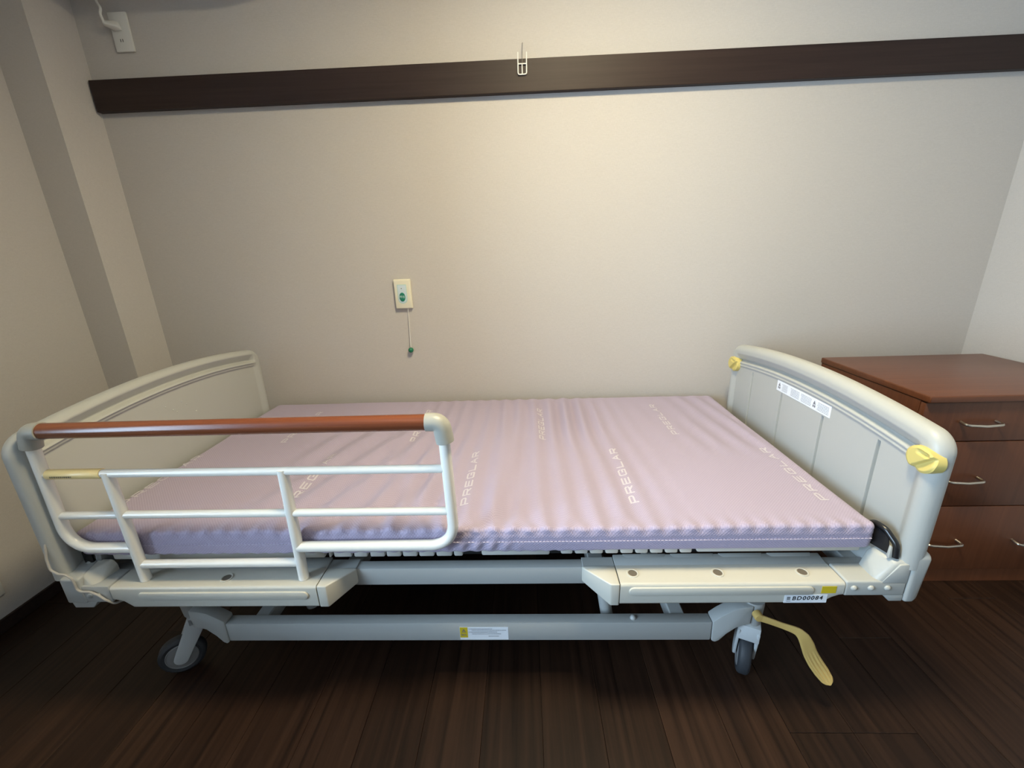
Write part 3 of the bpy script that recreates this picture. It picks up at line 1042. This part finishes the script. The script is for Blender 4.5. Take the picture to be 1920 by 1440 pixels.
def caster(sx, sy, yaw, trail, ztop, r0, r1, rw=0.0625, crown=(0.020, 0.134)):
    """socket column with swivel fork, tyre and hub; yaw = direction the fork trails"""
    col = obj('caster_column', lathe([(r0, ztop), (r0 * 1.02, ztop - 0.01), (r1, 0.185), (r1 * 0.9, 0.180)], (sx, sy, 0), (0, 0, 1), 28), 'metal', bed)
    t = Vector((math.cos(yaw), math.sin(yaw), 0))
    n = Vector((-t.y, t.x, 0))
    R_ = rw
    hubp = Vector((sx, sy, R_)) + t * trail
    bm = bmesh.new()
    for s in (-1, 1):
        # slanted side arm with a round lower end
        a, b = Vector((sx, sy, 0.172)) - t * 0.010, hubp
        ax = (b - a).normalized()
        up = n.cross(ax)
        prof = []
        for k in range(9):
            an = -PI / 2 + PI * k / 8
            prof.append(b + ax * 0.018 * math.cos(an) + up * 0.018 * math.sin(an))
        prof += [a + up * 0.024, a - up * 0.024]
        for o0, o1 in ((0.0195, 0.0270),):
            A = [bm.verts.new(p + n * s * o0) for p in prof]
            B = [bm.verts.new(p + n * s * o1) for p in prof]
            bm.faces.new(A)
            bm.faces.new(B[::-1])
            for i in range(len(A)):
                j = (i + 1) % len(A)
                bm.faces.new((A[i], B[i], B[j], A[j]))
    # crown joining both arms over the wheel
    c0 = Vector((sx, sy, 0)) - t * 0.008
    vs = []
    for z_, k in ((crown[1], crown[0]), (0.184, crown[0] + 0.002)):
        for a, b in ((-k, -0.0270), (k + 0.008, -0.0270), (k + 0.008, 0.0270), (-k, 0.0270)):
            vs.append(bm.verts.new(c0 + t * a + n * b + Vector((0, 0, z_))))
    for f in ((3, 2, 1, 0), (4, 5, 6, 7), (0, 1, 5, 4), (1, 2, 6, 5), (2, 3, 7, 6), (3, 0, 4, 7)):
        bm.faces.new([vs[i] for i in f])
    bevel(bm, 0.0022, 2)
    fork = obj('caster_fork', bm, 'caster', bed)
    hw = 0.0165
    obj('tyre', lathe([(rw - 0.0175, -hw + 0.003), (rw - 0.0095, -hw), (rw - 0.0035, -hw + 0.003), (R_, -hw + 0.008), (R_, hw - 0.008), (rw - 0.0035, hw - 0.003), (rw - 0.0095, hw), (rw - 0.0175, hw - 0.003)], hubp, n, 48), 'rubber', fork)
    hb_ = [(0.0, -hw + 0.001), (0.020, -hw), (rw - 0.023, -hw + 0.0012), (rw - 0.021, -hw + 0.002), (rw - 0.0195, -hw), (rw - 0.0175, -hw + 0.002),
           (rw - 0.0175, hw - 0.002), (rw - 0.0195, hw), (rw - 0.021, hw - 0.002), (rw - 0.023, hw - 0.0012), (0.020, hw), (0.0, hw - 0.001)]
    obj('hub', lathe(hb_, hubp, n, 40), 'hub', fork)
    return col
caster(-0.822, 0.110, math.radians(210), 0.052, 0.252, 0.026, 0.022, 0.058, (0.012, 0.158))
cR = caster(0.752, 0.078, math.radians(65), 0.014, 0.258, 0.028, 0.026)
caster(-0.800, 0.82, math.radians(200), 0.055, 0.252, 0.026, 0.022)
caster(0.752, 0.82, math.radians(300), 0.045, 0.258, 0.028, 0.026)

# brake pedal of the foot-end caster
def pedal_mesh():
    nd = [((0.742, 0.030, 0.240), (0.0, 0, 0.0105)), ((0.765, 0.026, 0.234), (0.0, 0, 0.0095)), ((0.800, 0.020, 0.223), (0.001, 0, 0.0085)),
          ((0.832, 0.010, 0.217), (0.006, 0, 0.0090)), ((0.846, 0.004, 0.205), (0.0125, 0, 0.0065)), ((0.858, 0.0, 0.180), (0.0155, 0, 0.0065)),
          ((0.866, -0.002, 0.158), (0.0155, 0, 0.008)), ((0.880, -0.008, 0.132), (0.0150, 0, 0.0105)), ((0.895, -0.016, 0.110), (0.0148, 0, 0.0105)), ((0.906, -0.024, 0.094), (0.0125, 0, 0.009)), ((0.910, -0.027, 0.088), (0.0085, 0, 0.006)), ((0.912, -0.0285, 0.085), (0.002, 0, 0.0015))]
    bm = bmesh.new()
    rings = []
    pts = [Vector(a) for a, _ in nd]
    # refine
    P_, W_ = [], []
    for i in range(len(nd) - 1):
        for k in range(4):
            t = k / 4
            P_.append(pts[i].lerp(pts[i + 1], t))
            W_.append(Vector(nd[i][1]).lerp(Vector(nd[i + 1][1]), t))
    P_.append(pts[-1])
    W_.append(Vector(nd[-1][1]))
    for _ in range(2):
        P_ = [P_[0]] + [(P_[i - 1] + 2 * P_[i] + P_[i + 1]) / 4 for i in range(1, len(P_) - 1)] + [P_[-1]]
    nw = 45
    for i, (p, wv) in enumerate(zip(P_, W_)):
        t = (P_[min(i + 1, len(P_) - 1)] - P_[max(i - 1, 0)]).normalized()
        nn = t.cross(wv.normalized())
        if nn.y > 0:
            nn = -nn
        pad = sm(22, 28, i) * (1 - sm(34, 38, i))
        top, bot = [], []
        for k in range(nw):
            s = k / (nw - 1) * 2 - 1
            edge = math.sqrt(max(0, 1 - abs(s) ** 6))
            h = 0.004 * edge
            if abs(s) < 0.72:
                h += pad * 0.0013 * math.cos(s * 4.2 * PI) 
            top.append(bm.verts.new(p + wv * s + nn * h))
            bot.append(bm.verts.new(p + wv * s - nn * 0.003 * edge))
        rings.append(top + bot[::-1])
    n = len(rings[0])
    for A, B in zip(rings, rings[1:]):
        for k in range(n):
            j = (k + 1) % n
            bm.faces.new((A[k], A[j], B[j], B[k]))
    bm.faces.new(rings[0])
    bm.faces.new(rings[-1][::-1])
    bmesh.ops.remove_doubles(bm, verts=bm.verts[:], dist=0.00002)
    return bm
pd = obj('brake_pedal', pedal_mesh(), 'pedal', bed, angle=50, label='yellow bent brake pedal')
obj('pivot', lathe([(0.0, -0.006), (0.010, -0.005), (0.0115, 0.0), (0.0115, 0.012)], (0.744, 0.030, 0.240), (0, 1, 0), 20), 'pedal', pd)

# warning sticker on the chassis rail
yw = RY0 - 0.0006
ws = obj('warning_sticker', box(-0.034, 0.098, yw, RY0 + 0.001, 0.1455, 0.1885), 'paper', lr, smooth=False, label='white sticker with a yellow warning panel')
obj('warning_panel', box(-0.0335, -0.0125, yw - 0.0003, yw + 0.0004, 0.1530, 0.1882), 'lblyellow', lr, smooth=False, label='yellow warning panel')
bm = bmesh.new()
O, UX, UY = Vector((0, yw - 0.0008, 0)), Vector((1, 0, 0)), Vector((0, 0, 1))
tri = [(-0.0285, 0.1715), (-0.0175, 0.1715), (-0.0230, 0.1835)]
tin = [(-0.0262, 0.1730), (-0.0198, 0.1730), (-0.0230, 0.1802)]
for i in range(3):
    j = (i + 1) % 3
    bm.faces.new([bm.verts.new(O + UX * a + UY * b) for a, b in (tri[i], tri[j], tin[j], tin[i])])
quad(bm, O, UX, UY, -0.0236, -0.0224, 0.1755, 0.1790)
text_mesh('警告', 0.0078, (-0.0230, yw - 0.0008, 0.1622), (1, 0, 0), (0, 0, 1), bm=bm)
random.seed(3)
for zz, a, e, hh in ((0.1825, -0.009, 0.055, 0.0016), (0.1775, -0.005, 0.092, 0.0016), (0.1715, -0.009, 0.068, 0.0018), (0.1650, -0.005, 0.078, 0.0016), (0.1572, 0.040, 0.072, 0.0016)):
    quad(bm, O, UX, UY, a, a + 0.002, zz, zz + hh) if zz in (0.1825, 0.1715) else None
    a += 0.004
    while a < e:
        l = random.uniform(0.0012, 0.0042)
        quad(bm, O, UX, UY, a, min(a + l, e), zz, zz + hh)
        a += l + 0.0009
obj('print', bm, 'greyink', lr, smooth=False)

# ------------------------------------------------------------------ detachable bed rail
TY = -0.004
rail = empty('bed_rail', (-0.48, TY, 0.405), 'white tubular bed rail with a wooden grab bar plugged into the bed frame', 'bed rail')
obj('grab_bar', tube([(-0.925, TY, 0.8080), (-0.045, TY, 0.8110)], 0.0180, 24, ell=(0.95, 1.0)), 'grip', rail, label='reddish brown wooden grab bar')
def elbow(pts):
    p = fillet(pts, 0.018, 10)
    return tube(p, 0.0200, 22)
obj('elbow', elbow([(-0.914, TY, 0.8080), (-0.944, TY, 0.8080), (-0.953, TY, 0.770)]), 'elbow', rail)
obj('elbow', elbow([(-0.055, TY, 0.8110), (-0.0225, TY, 0.8110), (-0.0170, TY, 0.765)]), 'elbow', rail)
RT = 0.0128
obj('frame_tube', tube(fillet([(-0.951, TY, 0.785), (-0.957, TY, 0.4985), (-0.800, TY, 0.4985)], 0.058, 12), RT, 16), 'white_tube', rail)
obj('frame_tube', tube(fillet([(-0.0190, TY, 0.785), (-0.0145, TY, 0.4975), (-0.392, TY, 0.4960)], 0.055, 12), RT, 16), 'white_tube', rail)
for xt, xb_ in ((-0.799, -0.796), (-0.3905, -0.3955)):
    obj('rail_leg', tube([(xt, TY, 0.704), (xb_, TY, 0.4035)], RT * 0.96, 16), 'white_tube', rail)
obj('rail_bar', tube([(-0.948, TY, 0.7005), (-0.018, TY, 0.6990)], 0.0098, 14), 'white_tube', rail)
obj('rail_bar', tube([(-0.950, TY, 0.5905), (-0.797, TY, 0.5910)], 0.0095, 14), 'white_tube', rail)
obj('rail_bar', tube([(-0.797, TY, 0.5910), (-0.393, TY, 0.5905)], 0.0095, 14), 'white_tube', rail)
obj('rail_bar', tube([(-0.393, TY, 0.5905), (-0.017, TY, 0.5900)], 0.0095, 14), 'white_tube', rail)
obj('rail_bar', tube([(-0.796, TY, 0.4500), (-0.395, TY, 0.4515)], 0.0105, 14), 'white_tube', rail)
sl = obj('sleeve', lathe([(0.0112, 0), (0.0118, 0.001), (0.0118, 0.128), (0.0112, 0.129), (0.0099, 0.129), (0.0099, 0)], (-0.940, TY, 0.7005), (1, 0, 0), 20), 'sleeve', rail, label='yellow plastic sleeve')
bm = bmesh.new()
random.seed(11)
a = -0.925
while a < -0.875:
    l = random.uniform(0.002, 0.005)
    for zz in (0.6968, 0.6990):
        quad(bm, (0, TY - 0.01205, 0), (1, 0, 0), (0, 0, 1), a, a + l, zz, zz + 0.0014)
    a += l + 0.0012
obj('print', bm, 'ink', sl, smooth=False)

# cable that hangs around the head-end post
cb = [(-0.980, 0.010, 0.560), (-0.990, -0.026, 0.525), (-0.992, -0.033, 0.490), (-0.988, -0.037, 0.462), (-0.972, -0.0375, 0.4495), (-0.955, -0.0375, 0.4480), (-0.943, -0.0375, 0.436), (-0.942, -0.0375, 0.418),
      (-0.943, -0.0375, 0.405), (-0.934, -0.0375, 0.397), (-0.912, -0.0375, 0.397), (-0.894, -0.0375, 0.387), (-0.880, -0.0375, 0.372), (-0.872, -0.028, 0.352), (-0.86, 0.02, 0.335)]
cbl = obj('electric_cable', tube(fillet(cb, 0.012, 5), 0.0028, 8), 'cable')
tag(cbl, 'thin grey cable looping around the head end corner of the bed', 'cable')

# ------------------------------------------------------------------ chest of drawers
DX0, DX1, DF, DB, DZ = 1.372, 2.000, 0.398, 0.872, 0.700
dr = empty('chest_of_drawers', ((DX0 + DX1) / 2, (DF + DB) / 2, 0), 'reddish brown wooden chest of drawers beside the footboard', 'dresser')
obj('top_board', box(DX0 - 0.003, DX1 + 0.003, DF - 0.014, DB, DZ - 0.022, DZ, 0.004, 3), 'dresser_top', dr)
bm = bmesh.new()
bx(bm, DX0, DX0 + 0.018, DF + 0.018, DB - 0.004, 0.0, DZ - 0.0225)
bx(bm, DX1 - 0.018, DX1, DF + 0.018, DB - 0.004, 0.0, DZ - 0.0225)
bx(bm, DX0 + 0.018, DX1 - 0.018, DB - 0.016, DB - 0.006, 0.03, DZ - 0.0225)
bx(bm, DX0 + 0.018, DX1 - 0.018, DF + 0.018, DB - 0.016, 0.045, 0.060)
obj('carcass', bm, 'dresser', dr, smooth=False)
obj('plinth', box(DX0 + 0.0185, DX1 - 0.0185, DF + 0.010, DF + 0.028, 0.0, 0.058, 0.001, 1), 'dresser', dr)
for z0, z1, zh in ((0.5455, 0.6745, 0.6115), (0.3120, 0.5425, 0.4170), (0.0600, 0.3090, 0.1790)):
    d_ = obj('drawer', box(DX0 + 0.001, DX1 - 0.001, DF, DF + 0.0175, z0, z1, 0.0015, 2), 'dresser', dr)
    for hx in (1.543, 1.829):
        p = fillet([(hx - 0.052, DF + 0.001, zh), (hx - 0.056, DF - 0.024, zh - 0.003), (hx, DF - 0.028, zh - 0.005), (hx + 0.056, DF - 0.024, zh - 0.003), (hx + 0.052, DF + 0.001, zh)], 0.010, 5)
        obj('handle', tube(p, 0.0044, 10), 'steel', d_, label='curved metal bow handle')

# ------------------------------------------------------------------ things on the walls
# nurse call unit with pull cord
YW = YB
nc = empty('nurse_call', (-0.349, YW, 0.935), 'cream call button plate with a green button and hanging pull cord', 'call button')
obj('plate', hull([(-0.386, YW - 0.001, 0.935), (-0.312, YW - 0.001, 0.935), (-0.386, YW - 0.001, 1.059), (-0.312, YW - 0.001, 1.059),
                   (-0.383, YW - 0.016, 0.938), (-0.315, YW - 0.016, 0.938), (-0.383, YW - 0.016, 1.056), (-0.315, YW - 0.016, 1.056)], 0.004, 3), 'plate', nc)
def rounded(x0, x1, z0, z1, y0, y1, rb, rt=0.003, n=8):
    poly = []
    for cx, cz, r, a0 in ((x1 - rb, z0 + rb, rb, -PI / 2), (x1 - rt, z1 - rt, rt, 0), (x0 + rt, z1 - rt, rt, PI / 2), (x0 + rb, z0 + rb, rb, PI)):
        for k in range(n + 1):
            a = a0 + PI / 2 * k / n
            poly.append((cx + r * math.cos(a), cz + r * math.sin(a)))
    return prism(poly, 'Y', y0, y1)
obj('mint_border', rounded(-0.3700, -0.3300, 0.9585, 1.0370, YW - 0.0168, YW - 0.010, 0.0185), 'mint', nc)
obj('inset', rounded(-0.367, -0.333, 0.962, 1.034, YW - 0.0176, YW - 0.010, 0.0165), 'inset', nc)
def ellipse_btn(cx, cz, rx, rz, y, h, seg=32):
    bm = bmesh.new()
    rings = []
    for s, hh in ((1.0, -0.002), (1.0, h * 0.6), (0.85, h * 0.92), (0.5, h)):
        rings.append([bm.verts.new((cx + rx * s * math.cos(2 * PI * k / seg), y - hh, cz + rz * s * math.sin(2 * PI * k / seg))) for k in range(seg)])
    for A, B in zip(rings, rings[1:]):
        for k in range(seg):
            j = (k + 1) % seg
            bm.faces.new((A[k], A[j], B[j], B[k]))
    bm.faces.new(rings[-1])
    bm.faces.new(rings[0][::-1])
    return bm
bt = obj('button', ellipse_btn(-0.3505, 0.9855, 0.0125, 0.0185, YW - 0.0176, 0.003), 'green', nc, label='oval green push button')
obj('button_text', text_mesh('呼出', 0.0115, (-0.3505, YW - 0.0210, 0.9860), (1, 0, 0), (0, 0, 1), bold=0.0002), 'mint', bt, smooth=False)
obj('indicator', dome((-0.3515, YW - 0.0176, 1.0210), (0, -1, 0), 0.0022, 0.0015, 10, 3), 'pin', nc)
obj('pull_cord', tube([(-0.3345, YW - 0.010, 0.937), (-0.3360, YW - 0.010, 0.87), (-0.3385, YW - 0.010, 0.80), (-0.3395, YW - 0.012, 0.765)], 0.0013, 8), 'cord', nc)
obj('pull_ball', lathe([(0.0115 * math.sin(PI * k / 12), -0.0115 * math.cos(PI * k / 12)) for k in range(13)], (-0.340, YW - 0.0125, 0.7560), (0, 0, 1), 24), 'greenball', nc, label='green pull ball')

# wall socket high in the corner, with plug and cord
ho = empty('wall_outlet', (-1.272, YW, 1.895), 'white wall outlet plate high up in the back left corner', 'outlet')
obj('outlet_plate', box(-1.307, -1.239, YW - 0.009, YW - 0.0002, 1.8955, 2.0160, 0.003, 2), 'platew', ho)
obj('outlet_slot', box(-1.2815, -1.2795, YW - 0.0096, YW - 0.008, 1.925, 1.934), 'dark', ho, smooth=False)
obj('outlet_slot', box(-1.2735, -1.2715, YW - 0.0096, YW - 0.008, 1.925, 1.934), 'dark', ho, smooth=False)
pg = empty('power_plug', (-1.285, YW - 0.0095, 1.970), 'white plug in the high outlet with its cord running up', 'plug')
obj('plug_body', hull([(-1.308, YW - 0.040, 1.980), (-1.290, YW - 0.0095, 1.956), (-1.262, YW - 0.0095, 1.958), (-1.300, YW - 0.0095, 1.992), (-1.272, YW - 0.0095, 1.988), (-1.312, YW - 0.032, 1.965), (-1.300, YW - 0.042, 1.968), (-1.270, YW - 0.028, 1.966)], 0.004, 3), 'platew', pg)
obj('plug_cord', tube(fillet([(-1.303, YW - 0.036, 1.975), (-1.306, YW - 0.040, 1.998), (-1.300, YW - 0.036, 2.015), (-1.317, YW - 0.030, 2.040), (-1.308, YW - 0.030, 2.062), (-1.28, YW - 0.028, 2.075)], 0.02, 5), 0.0042, 10), 'platew', pg)

# air conditioner whose lower edge just enters the frame
ac = empty('air_conditioner', (-1.05, YW - 0.10, 2.063), 'white wall air conditioner with only its dark underside showing at the top left', 'air conditioner')
obj('ac_body', prism([(YW - 0.0005, 2.064), (YW - 0.13, 2.064), (YW - 0.20, 2.10), (YW - 0.21, 2.14), (YW - 0.205, 2.31), (YW - 0.18, 2.335), (YW - 0.0005, 2.335)], 'X', -1.42, -0.66), 'white', ac)
obj('outlet_flap', hull([(-1.38, YW - 0.132, 2.060), (-0.70, YW - 0.132, 2.060), (-1.38, YW - 0.198, 2.095), (-0.70, YW - 0.198, 2.095), (-1.38, YW - 0.134, 2.056), (-0.70, YW - 0.134, 2.056), (-1.38, YW - 0.200, 2.091), (-0.70, YW - 0.200, 2.091)]), 'hub', ac, smooth=False)

# wire hook hanging on the picture rail
hk = empty('picture_hook', (0.173, 0.944, 1.758), 'small white wire hook hanging on the dark rail', 'hook')
yk = 0.9410
obj('hook_frame', tube(fillet([(0.1585, yk, 1.826), (0.1580, yk, 1.7585), (0.1885, yk, 1.7585), (0.1890, yk, 1.826)], 0.006, 6), 0.0022, 8), 'wire', hk)
obj('hook_bar', tube([(0.1580, yk, 1.7905), (0.1887, yk, 1.7905)], 0.0022, 8), 'wire', hk)
obj('hook_bar', tube([(0.1730, yk - 0.001, 1.7590), (0.1728, yk - 0.001, 1.7900)], 0.0020, 8), 'wire', hk)
obj('hook_pin', tube([(0.1728, yk - 0.001, 1.7895), (0.1735, yk - 0.001, 1.808), (0.1742, yk + 0.004, 1.832), (0.1760, yk + 0.012, 1.858), (0.1757, YW - 0.002, 1.862)], 0.0011, 8), 'pin', hk)

# outlet plate on the left wall, at the very edge of the frame
lo_ = obj('wall_outlet', box(XL + 0.0002, XL + 0.009, 0.180, 0.253, 0.121, 0.241, 0.003, 2), 'platew')
tag(lo_, 'pale outlet plate low on the left wall, cut by the frame edge', 'outlet')
